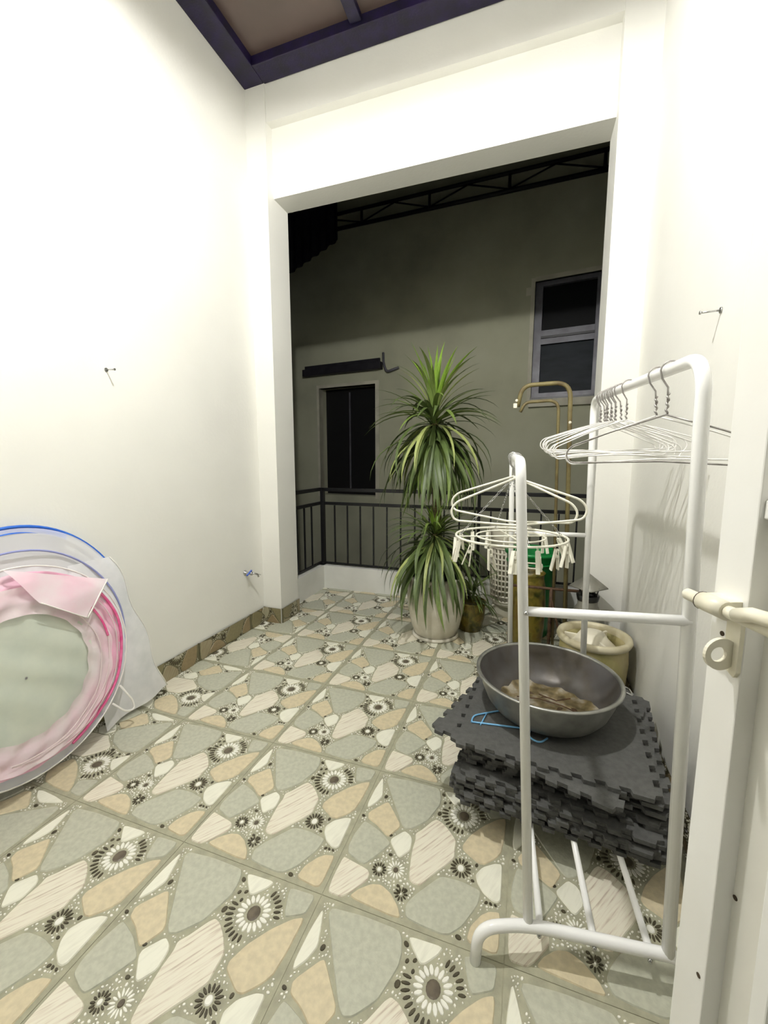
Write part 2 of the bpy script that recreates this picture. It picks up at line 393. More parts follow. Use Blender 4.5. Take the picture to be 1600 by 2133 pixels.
# --- skirting: cut tiles stood up against the wall
def skirt(name, runs, lab):
    root = empty(name); tag(root, lab, kind='structure')
    for (p0, p1, nx, ny, off) in runs:
        L = math.hypot(p1[0]-p0[0], p1[1]-p0[1]); t = Vector(((p1[0]-p0[0])/L, (p1[1]-p0[1])/L, 0)); n = Vector((nx, ny, 0)); s = 0; k = 0
        while s < L-.01:
            ln = min(.5, L-s); v0 = (off + .13*k) % .38
            me = tile_mesh(0, ln, v0, v0+.115, 0, 's')
            Mx = Matrix(((t.x, 0, n.x, p0[0]+t.x*s+n.x*.010), (t.y, 0, n.y, p0[1]+t.y*s+n.y*.010), (0, 1, 0, -v0+.001), (0, 0, 0, 1)))
            if t.cross(Vector((0,0,1))).dot(n) < 0:
                pass
            o = link('tile', me, root); o.matrix_local = Mx; s += ln + .003; k += 1
    return root
skirt('baseboard_left', [((XL, YF+.02), (XL, YP), 1, 0, .25)], 'brown stone-pattern tile skirting along the left wall')
skirt('baseboard_back', [((XL, YP), (-.708, YP), 0, -1, .30), ((-.708, YP), (-.708, 1.903), 1, 0, .10), ((1.366, YP), (XR, YP), 0, -1, .1), ], 'brown tile skirting round the foot of the pillars')
skirt('baseboard_right', [((XR, YP), (XR, YF+.02), -1, 0, .18)], 'brown tile skirting along the right wall')

# --- roof: navy steel frame with brown translucent sheets
roof = MB().box((XL-.1, YF-.2, ZT), (XR+.1, 1.95, ZT+.03)).build('ceiling', M_beam)
tag(roof, 'dark awning roof of navy steel tubes and brown sheets', kind='structure')
def beam(a, b): MB().box(a, b, .004).build('beam', M_beam, roof)
beam((XL, YF, 3.645), (XL+.15, 1.668, ZT)); beam((XL+.15, 1.535, 3.645), (XR, 1.668, ZT)); beam((XR-.10, YF, 3.645), (XR, 1.535, ZT))
for x in (-.045, .70): beam((x, YF, 3.665), (x+.07, 1.535, ZT))
beam((XL+.15, .30, 3.66), (XR-.10, .36, 3.74))
for x0, x1 in ((XL+.15, -.045), (.025, .70), (.77, XR-.10)):
    for y0, y1 in ((YF, .30), (.36, 1.535)):
        MB().box((x0, y0, 3.70), (x1, y1, 3.708)).build('roof_sheet', M_poly, roof)

# --- hanging lamp (above the frame): bulb under an opaque disc
lamp = tag(empty('pendant_lamp', (LAMP[0], LAMP[1], 3.70)), 'round pendant lamp hanging under the dark roof above the viewer', 'lamp')
zz = LAMP[2]-3.70
MB().lathe([(.004, zz+.08), (.004, 0)], 8, cap0=True, cap1=True).build('rod', M_shade, lamp)
MB().lathe([(.0, zz+.085), (.06, zz+.078), (.30, zz+.057), (.30, zz+.053), (.06, zz+.066), (.0, zz+.070)], 48).build('shade', M_shade, lamp)
MB().lathe([(.001, zz-.028)]+[(.028*math.cos(math.radians(a)), zz+.028*math.sin(math.radians(a))) for a in range(-75, 76, 15)]+[(.012, zz+.060)], 20).build('bulb', M_bulb, lamp)

# --- steel door leaf, swung open towards the balcony
DE = Vector((1.262, -.225, 0)); DL = Vector((.327, -.945, 0)).normalized(); DN = Vector((-.945, -.327, 0)).normalized()
Md = Matrix(((DL.x, DN.x, 0, DE.x), (DL.y, DN.y, 0, DE.y), (0, 0, 1, 0), (0, 0, 0, 1)))   # local: x along leaf, y out of the face, z up
door = MB().box((0, -.045, .02), (.056, 0, 2.2), .002).box((.78, -.045, .02), (.84, 0, 2.2), .002).box((.056, -.045, .02), (.78, 0, .10), .002).box((.056, -.045, 2.12), (.78, 0, 2.2), .002).xf(Md).build('door_1', M_door)
tag(door, 'cream steel door leaf swung open, edge on at the right', kind='structure')
MB().box((.056, -.040, .10), (.78, -.026, 2.12)).xf(Md).build('door_panel', M_doorpanel, door)
MB().box((.056, -.03, 1.158), (.78, -.006, 1.182), .002).xf(Md).build('door_rail', M_door, door)
MB().box((.118, -.03, .10), (.140, -.004, 1.158), .002).box((.118, -.03, 1.182), (.140, -.004, 2.12), .002).xf(Md).build('door_bar', M_door, door)
bolt = MB().tube([(-.026, .020, 1.035), (-.022, .020, 1.035), (.30, .020, 1.035)], [.006, .0085, .0085], 14).xf(Md).build('sliding_bolt', M_bolt, door)
for a, b in ((.006, .050), (.12, .16)):
    MB().tube([(a, .020, 1.035), (b, .020, 1.035)], .0125, 16).box((a+.002, 0, 1.025), (b-.002, .016, 1.047)).xf(Md).build('bolt_sleeve', M_bolt, door)
MB().tube([(.0055, .020, 1.035), (.0065, .020, 1.035)], .0129, 16).xf(Md).build('bolt_gap', M_chip, door)
MB().tube([(.075, .030, 1.040), (.10, .034, 1.050), (.16, .034, 1.056), (.22, .034, 1.056)], .009, 12).xf(Md).build('bolt_handle', M_bolt, door)
hp = MB(); pts = [(.034, .953), (.052, .945), (.056, .953), (.056, 1.022), (.034, 1.022)]
lo = [hp.bm.verts.new((x, 0, z)) for x, z in pts]; hi = [hp.bm.verts.new((x, .006, z)) for x, z in pts]
hp.bm.faces.new(lo); hp.bm.faces.new(hi)
for i in range(5): hp.bm.faces.new((lo[i], lo[(i+1) % 5], hi[(i+1) % 5], hi[i]))
hp.xf(Md).build('hasp_plate', M_bolt, door)
he = MB(); n = 28; ring = []
for x in (.043, .048):
    o_, i_ = [], []
    for k in range(n):
        a = 2*PI*k/n; ry, rz = math.cos(a), math.sin(a)
        yo = .022+.022*ry if ry > -.2 else 0.004
        o_.append(he.bm.verts.new((x, max(.003, .020+.022*ry), .975+.022*rz))); i_.append(he.bm.verts.new((x, .024+.0105*ry, .975+.0105*rz)))
    ring.append((o_, i_))
for k in range(n):
    j = (k+1) % n
    for o_, i_ in ring: he.bm.faces.new((o_[k], o_[j], i_[j], i_[k]))
    he.bm.faces.new((ring[0][0][k], ring[0][0][j], ring[1][0][j], ring[1][0][k])); he.bm.faces.new((ring[0][1][k], ring[0][1][j], ring[1][1][j], ring[1][1][k]))
he.xf(Md).build('padlock_eye', M_bolt, door)
for s, z in ((.022, .993), (.060, .62), (.045, .47), (.075, .37)):
    MB().lathe([(.0035, 0), (.0035, .001)], 10, cap0=True, cap1=True).xf(Md @ Matrix.Translation((s, 0 if s < .056 else -.026, z)) @ Matrix.Rotation(-PI/2, 4, 'X')).build('screw_hole', M_chip, door)

# ------------------------------------------------------------------ railing
rail = tag(empty('balcony_railing', (0, 2.6, .222)), 'black iron balcony railing of thin bars on the white kerb', 'railing')
def rb(name, a, b): MB().box((a[0], a[1]-2.6, a[2]-.222), (b[0], b[1]-2.6, b[2]-.222), .002).build(name, M_rail, rail)
rb('top_rail', (-.83, 2.58, .935), (1.75, 2.62, .965)); rb('middle_rail', (-.83, 2.585, .805), (1.75, 2.615, .832)); rb('bottom_rail', (-.83, 2.59, .232), (1.75, 2.61, .248))
rb('top_rail', (-.88, 1.91, .935), (-.84, 2.62, .965)); rb('middle_rail', (-.875, 1.91, .805), (-.845, 2.615, .832)); rb('bottom_rail', (-.87, 1.91, .232), (-.85, 2.6, .248))
for x in (-.83, 1.70): rb('post', (x-.022, 2.58, .222), (x+.012, 2.62, .965))
rb('post', (.62, 2.588, .222), (.645, 2.612, .965))
bal = MB().box((-.006, -.006, 0), (.006, .006, .56)).mesh('baluster', M_rail)
x = -.71
while x < 1.68:
    link('baluster', bal, rail, loc=(x, 0, .02)); x += .131
y = 2.03
while y < 2.55:
    link('baluster', bal, rail, loc=(-.86, y-2.6, .02)); y += .131

# ------------------------------------------------------------------ the house across the alley
An = math.radians(7); NBt = Vector((math.cos(An), -math.sin(An), 0)); NBn = Vector((math.sin(An), math.cos(An), 0)); NB0 = Vector((.75, 4.6, 0))
Mn = Matrix(((NBt.x, NBn.x, 0, NB0.x), (NBt.y, NBn.y, 0, NB0.y), (0, 0, 1, 0), (0, 0, 0, 1)))     # local: x along wall, y away, z up
nb = tag(empty('neighbour_house'), 'weathered grey rendered house wall across the dark alley', 'building'); nb.matrix_world = Mn
W = MB()
us = [-7, -2.86, -1.88, .255, .965, 5]
def wall_strip(u0, u1, holes):
    z = -3.0
    for a, b in holes: W.box((u0, 0, z), (u1, .25, a)); z = b
    W.box((u0, 0, z), (u1, .25, 7))
wall_strip(us[0], us[1], []); wall_strip(us[1], us[2], [(.685, 2.315)]); wall_strip(us[2], us[3], []); wall_strip(us[3], us[4], [(1.963, 3.315)]); wall_strip(us[4], us[5], [])
W.build('house_wall', M_nb, nb)
# left opening
dw = MB().box((-2.90, -.012, .65), (-2.86, .10, 2.36)).box((-1.88, -.012, .65), (-1.82, .10, 2.36)).box((-2.86, -.012, 2.315), (-1.88, .10, 2.36)).build('window_surround', M_nb2, nb)
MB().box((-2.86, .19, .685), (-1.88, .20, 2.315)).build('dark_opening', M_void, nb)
MB().box((-2.41, .14, .75), (-2.39, .16, 2.25)).build('glint_bar', M_alu, nb)  # thin grey bar stands in for a faint vertical glint in the opening
# canopy ledge over it
MB().box((-3.10, -.10, 2.50), (-1.76, 0, 2.60), .006).box((-3.10, -.03, 2.60), (-1.80, 0, 2.66)).build('canopy_ledge', M_sheet, nb)
MB().tube(fillet([(-1.74, -.03, 2.72), (-1.72, -.06, 2.56), (-1.68, -.05, 2.45), (-1.50, -.03, 2.50)], .05), .018, 8).build('drain_pipe', M_alu, nb)
# right window
f = MB(); u0, u1, z0, z1 = .255, .965, 1.963, 3.315
f.box((u0, .04, z0), (u0+.085, .12, z1)).box((u1-.05, .04, z0), (u1, .12, z1)).box((u0+.085, .04, z1-.05), (u1-.05, .12, z1)).box((u0+.085, .04, z0), (u1-.05, .12, z0+.07)).box((u0+.085, .03, 2.60), (u1-.05, .12, 2.76))
fr = f.build('window_frame', M_alu, nb)
MB().box((u0+.085, .085, 2.76), (u1-.05, .095, z1-.05)).build('upper_pane', M_glass_dark, fr)
MB().box((u0+.085, .085, z0+.07), (u1-.05, .095, 2.60)).build('lower_pane', M_glass_teal, fr)
MB().box((u0+.085, .01, 2.665), (u1-.05, .035, 2.69)).build('meeting_bar', M_black, fr)
MB().box((u0-.045, -.010, z0-.02), (u0, .06, z1+.04)).box((u0, -.010, z1), (u1+.05, .06, z1+.05)).box((u0-.02, -.05, z0-.10), (u1+.06, 0, z0-.012), .004).build('window_surround', M_nb2, nb)
MB().box((u0-.005, -.03, z0-.012), (u1+.04, .05, z0+.012)).build('sill_shadow_strip', M_black, nb)  # black strip stands in for the shadow along the sill
MB().box((u0-.10, -.008, 3.17), (u0-.02, 0, 3.26)).build('wall_patch', M_nb2, nb)
# awning truss over the alley
aw = tag(empty('alley_awning'), 'dark steel awning truss above the alley', 'awning'); aw.matrix_world = Mn
def av(u, off): return 4.28 - .052*(u-.3) + off
for off, nm, rr in ((0, 'lower_chord', .026), (.19, 'upper_chord', .022)):
    MB().tube([(u, -.16, av(u, off)) for u in (-4.5, 2.8)], rr, 8).build(nm, M_awn, aw)
uu = [-4.4, -3.2, -2.0, -1.03, -.055, .92, 1.9]
for u in uu: MB().tube([(u, -.16, av(u, 0)), (u, -.16, av(u, .19))], .018, 8).build('truss_post', M_awn, aw)
for a, b in zip(uu[:-1], uu[1:]):
    m_ = (a+b)/2
    MB().tube([(a, -.16, av(a, .02)), (m_, -.16, av(m_, .17))], .010, 6).build('truss_brace', M_awn, aw)
    MB().tube([(m_, -.16, av(m_, .17)), (b, -.16, av(b, .02))], .010, 6).build('truss_brace', M_awn, aw)
sh = MB(); N = 240; prev = None
for i in range(N+1):
    u = -4.6 + 7.4*i/N; d = .018*math.sin(i*1.25)
    a = sh.bm.verts.new((u, -.30, av(u, .38)+d)); b = sh.bm.verts.new((u, .0, av(u, .50)+d))
    if prev: sh.bm.faces.new((prev[0], a, b, prev[1]))
    prev = (a, b)
sh.build('corrugated_sheet', M_sheet, aw)
# dark corrugated side sheet at the left end
sd = MB(); prev = None; N = 90
for i in range(N+1):
    u = -4.6 + 2.25*i/N; d = .02*math.sin(i*1.1); zl = 3.5+.75*i/N
    a = sd.bm.verts.new((u, -.20+d, zl)); b = sd.bm.verts.new((u, -.20+d, av(u, .34)))
    if prev: sd.bm.faces.new((prev[0], a, b, prev[1]))
    prev = (a, b)
sd.build('side_sheet', M_sheet, aw)

# ------------------------------------------------------------------ potted palm
plant = tag(empty('potted_palm', (.432, 1.85, 0)), 'two-tiered green dragon palm in a tall white pot by the railing', 'plant')
MB().lathe([(.0, .004), (.155, .0), (.165, .008), (.160, .022), (.15, .024), (.14, .012), (0, .012)], 44).build('saucer', M_pot, plant)
MB().lathe([(.0, .014), (.135, .014), (.145, .022), (.172, .09), (.194, .20), (.203, .29), (.200, .36), (.192, .41), (.198, .425), (.200, .44), (.188, .445), (.180, .43), (.182, .38), (.0, .375)], 48).build('pot', M_pot, plant)
MB().lathe([(.0, .40), (.10, .398), (.183, .388)], 24).build('soil', M_soil, plant)
MB().tube([(.02, .02, .38), (.01, .02, .6), (-.005, .01, .9), (-.02, 0, 1.2), (-.028, 0, 1.54)], [.034, .03, .03, .027, .022], 12).build('stem', M_stem, plant)
MB().tube([(-.01, -.04, .38), (-.005, -.06, .55), (.0, -.07, .74)], [.024, .022, .018], 10).build('stem', M_stem, plant)
def leaf_mesh(e0, bend, mi, wdt, curl=0.0):
    """unit-length strap leaf growing along +x; e0 = start elevation, bend = total drop of the angle (deg)"""
    bm = bmesh.new(); n = 9; x = z = y = 0.0; rows = []
    for i in range(n+1):
        t = i/n; a = math.radians(e0 - bend*t**1.25)
        if i: x += math.cos(a)/n; z += math.sin(a)/n; y += curl*t*.06
        h = 1.18*wdt*(.55+.45*min(1, t*4))*(1-t**3.2)
        if i == n: h = .0008
        nx, nz = -math.sin(a), math.cos(a)
        rows.append([bm.verts.new((x+nx*h*.28, y-h, z+nz*h*.28)), bm.verts.new((x, y, z)), bm.verts.new((x+nx*h*.28, y+h, z+nz*h*.28))])
    for i in range(n):
        for k in (0, 1):
            f_ = bm.faces.new((rows[i][k], rows[i][k+1], rows[i+1][k+1], rows[i+1][k])); f_.smooth = True
    me = bpy.data.meshes.new('leaf'); bm.to_mesh(me); bm.free(); me.materials.append(M_leafs[mi]); return me
UP = [leaf_mesh(86, 22, 0, .030), leaf_mesh(84, 40, 0, .030, .5), leaf_mesh(72, 34, 0, .030, -.5), leaf_mesh(74, 60, 1, .029), leaf_mesh(66, 45, 3, .026)]
MID = [leaf_mesh(52, 48, 1, .031), leaf_mesh(40, 62, 1, .030, .6), leaf_mesh(46, 85, 2, .030), leaf_mesh(30, 70, 2, .030, -.6), leaf_mesh(22, 62, 1, .030)]
LOW = [leaf_mesh(18, 104, 2, .030), leaf_mesh(5, 90, 2, .029, .5), leaf_mesh(-14, 72, 2, .030), leaf_mesh(-25, 62, 1, .029, -.5), leaf_mesh(-6, 80, 3, .025), leaf_mesh(-40, 48, 2, .030), leaf_mesh(-52, 34, 1, .030, .4), leaf_mesh(-30, 56, 2, .031, .4)]
lr = random.Random(11)
def crown(c, groups):
    for lst, cnt, l0, l1, dz in groups:
        for i in range(cnt):
            az = i*2.39996 + lr.uniform(-.25, .25); L = lr.uniform(l0, l1); me = lr.choice(lst)
            link('leaf', me, plant, loc=(c[0]+.012*math.cos(az), c[1]+.012*math.sin(az), c[2]+lr.uniform(*dz)), rot=(lr.uniform(-.12, .12), lr.uniform(-.10, .10), az), scale=(L, L*lr.uniform(.8, 1.05), L))
crown((-.028, 0, 1.52), [(UP, 30, .36, .50, (-.02, .04)), (MID, 44, .38, .52, (-.08, .0)), (LOW, 96, .42, .62, (-.22, -.04)), (LOW[5:], 34, .46, .60, (-.20, -.06))])
crown((.0, -.07, .75), [(UP, 14, .15, .24, (-.01, .02)), (MID, 44, .28, .40, (-.05, .01)), (LOW, 92, .38, .58, (-.13, -.02)), (LOW[5:], 26, .42, .58, (-.12, -.04))])

pot2 = tag(empty('small_planter', (.655, 2.02, 0)), 'small mossy olive pot with a bushy plant half hidden behind the tall white pot', 'plant')
MB().lathe([(0, .0), (.075, 0), (.10, .10), (.105, .20), (.11, .215), (.10, .22), (.095, .19), (0, .185)], 28).build('pot', M_moss, pot2)
for i in range(34):
    az = i*2.4+lr.uniform(-.3, .3); L = lr.uniform(.16, .30)
    link('leaf', lr.choice(MID+LOW[:3]), pot2, loc=(.02*math.cos(az), .02*math.sin(az), .21+lr.uniform(0, .12)), rot=(0, lr.uniform(-.2, .1), az), scale=(L, L*1.1, L))

# ------------------------------------------------------------------ corner clutter behind the rack
bin_ = tag(empty('laundry_bin', (1.06, 2.105, 0)), 'tapered green plastic bin with a rolled rim behind the mossy jar', 'bin')
MB().lathe([(0, .004), (.118, 0), (.125, .02), (.172, .575), (.182, .58), (.186, .592), (.182, .605), (.170, .605), (.164, .58), (.116, .02), (0, .016)], 40).build('bin_body', M_green, bin_)
MB().lathe([(.166, .520), (.174, .522), (.174, .530), (.167, .532)], 40).build('rib', M_green, bin_)
MB().tube(fillet([(-.03, -.195, .545), (-.03, -.205, .52), (.06, -.205, .52), (.06, -.205, .555), (-.03, -.205, .555), (-.03, -.195, .545)], .015), .006, 8).build('bin_handle', M_cream, bin_)
bk = tag(empty('perforated_basket', (.895, 2.392, .10)), 'cream perforated plastic basket behind the green bin', 'basket')
pb = MB(); nz, na = 10, 30
def bp_(k, j, inn=0): 
    r = (.125 + .028*j/nz) - inn; a = 2*PI*k/na; return (r*math.cos(a), r*math.sin(a), .05+.40*j/nz)
Vr = [[pb.bm.verts.new(bp_(k, j)) for k in range(na*2)] for j in range(0)] 
# lattice of ribs and rings leaves real holes
for k in range(na):
    pb.tube([(r_*math.cos(2*PI*k/na), r_*math.sin(2*PI*k/na), z_) for r_, z_ in ((.126, .04), (.138, .25), (.148, .46))], .0078, 6)
for j in range(nz+1):
    z_ = .04+.42*j/nz; r_ = .126+.022*j/nz
    pb.tube([(r_*math.cos(2*PI*k/40), r_*math.sin(2*PI*k/40), z_) for k in range(40)], .0085, 6, closed=True)
pb.build('lattice', M_cream, bk)
MB().lathe([(0, 0), (.112, 0), (.124, .015), (.128, .045), (.122, .045), (.118, .02), (0, .012)], 36).build('basket_base', M_cream, bk)
MB().lathe([(.148, .45), (.154, .45), (.154, .56), (.160, .60), (.160, .615), (.152, .615), (.147, .565)], 40).build('basket_rim', M_cream, bk)
blk = tag(MB().box((.78, 2.32, 0), (1.02, 2.53, .098), .008).build('concrete_block', M_nb2), 'grey concrete block under the cream basket', 'block')
jar = tag(empty('glazed_jar', (1.035, 1.845, 0)), 'mossy brown glazed jar standing in front of the green bin', 'jar')
MB().lathe([(0, 0), (.088, 0), (.10, .02), (.112, .15), (.115, .30), (.110, .42), (.10, .47), (.10, .50), (.108, .51), (.10, .515), (.088, .50), (.088, .45), (0, .44)], 40).build('jar_body', M_moss, jar)

st = tag(empty('pipe_stand', (1.2, 1.70, 0)), 'rusty stand with two crook-topped olive pipes in front of the window', 'stand')
def P(x, y, z): return (x-1.2, y-1.70, z)
MB().tube(fillet([P(1.262, 1.70, 0), P(1.215, 1.70, 1.665), P(.955, 1.70, 1.66), P(.935, 1.70, 1.54)], .085, 8), .0125, 10).build('outer_pipe', M_olive, st)
MB().tube(fillet([P(1.195, 1.712, 0), P(1.158, 1.712, 1.57), P(.975, 1.712, 1.565), P(.95, 1.712, 1.51)], .06, 8), .009, 10).build('inner_pipe', M_olive, st)
MB().tube([P(.93, 1.70, .455), P(1.36, 1.70, .455)], .009, 8).build('cross_bar', M_rust, st)
for x_ in (.935, 1.17): MB().tube([P(x_, 1.70, .455), P(x_, 1.70, 0)], .010, 8).build('leg', M_rust, st)
MB().tube([P(1.17, 1.70, .40), P(1.255, 1.70, .08)], .006, 6).build('brace', M_rust, st)
for x_, z_, r_ in ((1.222, 1.44, .009), (1.224, 1.385, .009), (.928, 1.575, .009)):
    MB().lathe([(.001, -r_), (r_*.8, -r_*.6), (r_, 0), (r_*.8, r_*.6), (.001, r_)], 10).xf(Matrix.Translation(P(x_, 1.69, z_))).build('end_cap', M_cream, st)
MB().box((-.012, -.01, -.014), (.010, .01, .014), .003, Matrix.Translation(P(.922, 1.692, 1.545))).build('end_cap', M_cream, st)

cw = tag(empty('metal_can', (1.352, 1.56, 0)), 'grey metal can with a conical rain cap over a black collar', 'can')
MB().lathe([(0, 0), (.088, 0), (.092, .01), (.092, .34), (.084, .365), (.052, .425), (.050, .475), (.044, .475), (.044, .43), (0, .42)], 40).build('can_body', M_cowl, cw)
MB().lathe([(.054, .452), (.060, .482), (.050, .487), (.040, .482), (.040, .455)], 32).build('collar', M_black, cw)
MB().lathe([(.001, .606), (.006, .602), (.098, .530), (.100, .524), (.095, .525), (.004, .592)], 4).build('conical_cap', M_cowl, cw)
for k in range(4):
    a = PI/4+k*PI/2; MB().tube([(.050*math.cos(a), .050*math.sin(a), .475), (.065*math.cos(a), .065*math.sin(a), .535)], .003, 6).build('cap_strut', M_black, cw)

ck = tag(empty('glazed_crock', (1.352, 1.290, 0)), 'beige and green glazed crock with a thick rim beside the right wall', 'crock')
MB().lathe([(0, 0), (.115, 0), (.125, .01), (.150, .13), (.158, .25), (.155, .31), (.148, .335), (.14, .335), (.14, .30), (.13, .05), (0, .04)], 48).build('crock_body', M_crock, ck)
MB().lathe([(.146, .330), (.164, .335), (.172, .350), (.168, .366), (.152, .370), (.142, .358), (.140, .335)], 48).build('crock_rim', M_crockrim, ck)
lid = tag(empty('ribbed_funnel', (1.345, 1.285, .30)), 'pale plastic cone with ribs lying inside the crock mouth', 'funnel')
MB().lathe([(.125, -.02), (.122, .0), (.075, .045), (.055, .075), (.045, .078), (.0, .078)], 36).build('cone', M_cream, lid)
for k in range(3):
    a = k*2*PI/3+.9
    MB().box((.045, -.006, -.02), (.128, .006, .055), .003, Matrix.Rotation(a, 4, 'Z')).build('rib', M_cream, lid)

# ------------------------------------------------------------------ clothes rack
rack = tag(empty('clothes_rack', (1.15, .03, 0)), 'white two-rail tubular clothes rack with foam mats on its bottom bars', 'rack')
def Q(x, y, z): return (x-1.15, y-.03, z)
def rt(name, pts, r, seg=14): return MB().tube([Q(*p) for p in pts], r, seg).build(name, M_rack, rack)
rt('foot', fillet([(.932, -.018, 0), (.938, -.016, .098), (1.05, .03, .098), (1.40, .075, .098), (1.425, .078, 0)], .055, 8), .0135)
rt('foot', fillet([(.86, 1.10, 0), (.865, 1.10, .098), (1.05, 1.10, .098), (1.36, 1.10, .098), (1.365, 1.10, 0)], .055, 8), .0135)
rt('short_hoop', fillet([(1.052, .032, .10), (.990, .032, 1.228), (.934, 1.10, 1.252), (.965, 1.10, .10)], .05, 8), .0115)
rt('tall_hoop', fillet([(1.357, .07, .10), (1.312, .045, 1.425), (1.262, 1.10, 1.485), (1.288, 1.10, .10)], .07, 8), .0135)
rt('side_bar', [(1.018, .035, .893), (1.332, .052, .905)], .011)
rt('side_bar', [(.960, 1.10, .890), (1.272, 1.10, .895)], .010)
for a, b in (((1.080, .033), (1.005, 1.10)), ((1.200, .046), (1.125, 1.10)), ((1.320, .062), (1.245, 1.10))): rt('shelf_bar', [(a[0], a[1], .098), (b[0], b[1], .098)], .0085, 10)
for p in ((1.078, .022, .088), (1.200, .036, .088), (1.318, .052, .088), (1.015, .02, .893)):
    MB().lathe([(.001, -.005), (.005, -.003), (.005, .003), (.001, .005)], 8).xf(Matrix.Translation(Q(*p))).build('screw', M_chrome, rack)

# ------------------------------------------------------------------ foam mats
def mat_mesh():
    n = 9; s = .57; h = s/2; tk = .0125; pitch = s/n; d = .016; pts = []
    side = []
    for i in range(n):
        a = -h + i*pitch
        # a dovetail tooth and a gap per pitch
        side += [(a+pitch*.02, 0), (a+pitch*.10, d), (a+pitch*.62, d), (a+pitch*.54, 0)] if i < n-1 else [(a+pitch*.02, 0), (a+pitch*.10, d), (a+pitch*.9, d), (a+pitch*.98, 0)]
    for k in range(4):
        for u, v in side:
            x, y = u, -h-v
            for _ in range(k): x, y = -y, x
            pts.append((x, y))
    return MB().prism(pts, 0, tk).mesh('foam_mat', M_foam)
FM = mat_mesh(); mr = random.Random(5)
names = ['bottom', 'second from bottom', 'third from bottom', 'fourth from bottom', 'fifth from bottom', 'sixth from bottom', 'seventh from bottom', 'seventh from top', 'sixth from top', 'fifth from top', 'fourth from top', 'third from top', 'second from top', 'topmost']
# (dx, dy, yaw) of each mat
MO = [(1.14, .605, -4), (1.128, .612, -7), (1.150, .598, -3), (1.135, .600, -8), (1.155, .612, -5), (1.132, .602, -6), (1.145, .625, -2), (1.165, .652, -9), (1.150, .66, -4), (1.170, .648, -7), (1.160, .66, -2), (1.165, .65, -8), (1.090, .615, -18), (1.1225, .625, -5)]
for i, (x_, y_, a_) in enumerate(MO):
    o = link('foam_mat', FM, loc=(x_, y_, .1078+.0139*i), rot=(0, 0, math.radians(a_)))
    tag(o, {0: 'bottom black foam puzzle mat, resting on the white rack bars', 13: 'topmost black foam puzzle mat, under the metal basin', 12: 'black foam puzzle mat second from top, turned so its corner sticks out left'}.get(i, 'black foam puzzle mat, %s in the stack under the basin' % names[i]), 'foam mat', 'interlocking foam mats stacked on the rack')
ZM = .1078+.0139*13+.0125

# blue hanger on the top mat
bh = tag(empty('blue_hanger', (.99, .60, ZM)), 'pale blue plastic hanger lying under the metal basin', 'hanger')
def B_(x, y): return (x-.99, y-.60, .0035)
MB().tube(fillet([B_(.853, .475), B_(.855, .515), B_(.95, .58), B_(1.12, .66), B_(1.19, .62), B_(1.17, .54), B_(1.05, .500), B_(.853, .475)], .02), .0032, 8).build('hanger_frame', M_blue, bh)
MB().tube([B_(.885, .468), B_(.90, .545)], .0026, 8).build('cross_piece', M_blue, bh)
MB().tube(fillet([B_(1.05, .500), B_(1.045, .455), B_(1.08, .435), B_(1.105, .47)], .02), .003, 8).build('hook', M_blue, bh)

# basin
BX, BY, BZ = 1.102, .635, ZM+.007
basin = tag(empty('metal_basin', (BX, BY, BZ)), 'large round aluminium basin with muddy residue on the foam mats', 'basin')
MB().lathe([(0, 0), (.135, 0), (.165, .006), (.190, .022), (.212, .050), (.230, .095), (.243, .142), (.2435, .143)], 64).build('basin_body', M_steel, basin)
MB().lathe([(.0, .003), (.134, .003), (.163, .009), (.187, .025), (.209, .053), (.227, .097), (.240, .1425), (.2405, .1435)], 64).build('basin_lining', M_stain, basin)
MB().lathe([(.239, .140), (.239, .146), (.246, .149), (.252, .147), (.253, .142), (.248, .139), (.243, .140)], 64).build('rolled_rim', M_steel, basin)
mb_ = MB(); PR = [(0, .0035), (.134, .0035), (.163, .0095), (.187, .0255), (.209, .0535)]
def prof_z(r):
    for (r0, z0), (r1, z1) in zip(PR[:-1], PR[1:]):
        if r <= r1: return z0+(z1-z0)*(r-r0)/(r1-r0)
    return .0535
cen_ = mb_.bm.verts.new((0, 0, .0045)); prev = None
for j in range(1, 9):
    row = []
    for k in range(60):
        a = 2*PI*k/60; r = (.168+.010*math.sin(3*a+1)+.006*math.sin(7*a)+.004*math.sin(17*a))*j/8
        row.append(mb_.bm.verts.new((r*math.cos(a), r*math.sin(a), prof_z(r)+.001)))
    for k in range(60):
        f_ = mb_.bm.faces.new((prev[k], prev[(k+1) % 60], row[(k+1) % 60], row[k]) if prev else (cen_, row[(k+1) % 60], row[k])); f_.smooth = True
    prev = row
mb_.build('residue', M_mud, basin)
MB().tube(fillet([(.246*math.cos(-.05), .246*math.sin(-.05), .125), (.275, -.02, .12), (.275, .03, .115), (.240, .05, .12)], .012), .004, 8).build('ring_handle', M_chrome, basin)
for i, (dx, dy, a, L) in enumerate(((-.01, -.055, .2, .036), (.03, -.07, .1, .045), (.075, -.075, -.3, .04), (.105, -.055, -.6, .042), (.05, -.01, .8, .034), (.10, .0, -.9, .036), (.0, .05, .2, .03), (.12, -.02, 1.2, .034), (-.05, .06, -.2, .03))):
    m_ = MB(); nn = 8
    for s_ in (0,):
        pts = [(L*(k/nn-.5), .30*L*math.sin(PI*k/nn)*.7, .004+.004*math.sin(PI*k/nn)) for k in range(nn+1)] + [(L*(k/nn-.5), -.30*L*math.sin(PI*k/nn)*.7, .004+.003*math.sin(PI*k/nn)) for k in range(nn-1, 0, -1)]
        m_.poly(pts)
    o = m_.build('dead_leaf', M_deadleaf, loc=(BX+dx, BY+dy, BZ+.0065+.001*i), rot=(0, 0, a)); tag(o, 'curled dark brown dead leaf on the muddy basin bottom', 'leaf', 'dead leaves in the basin')
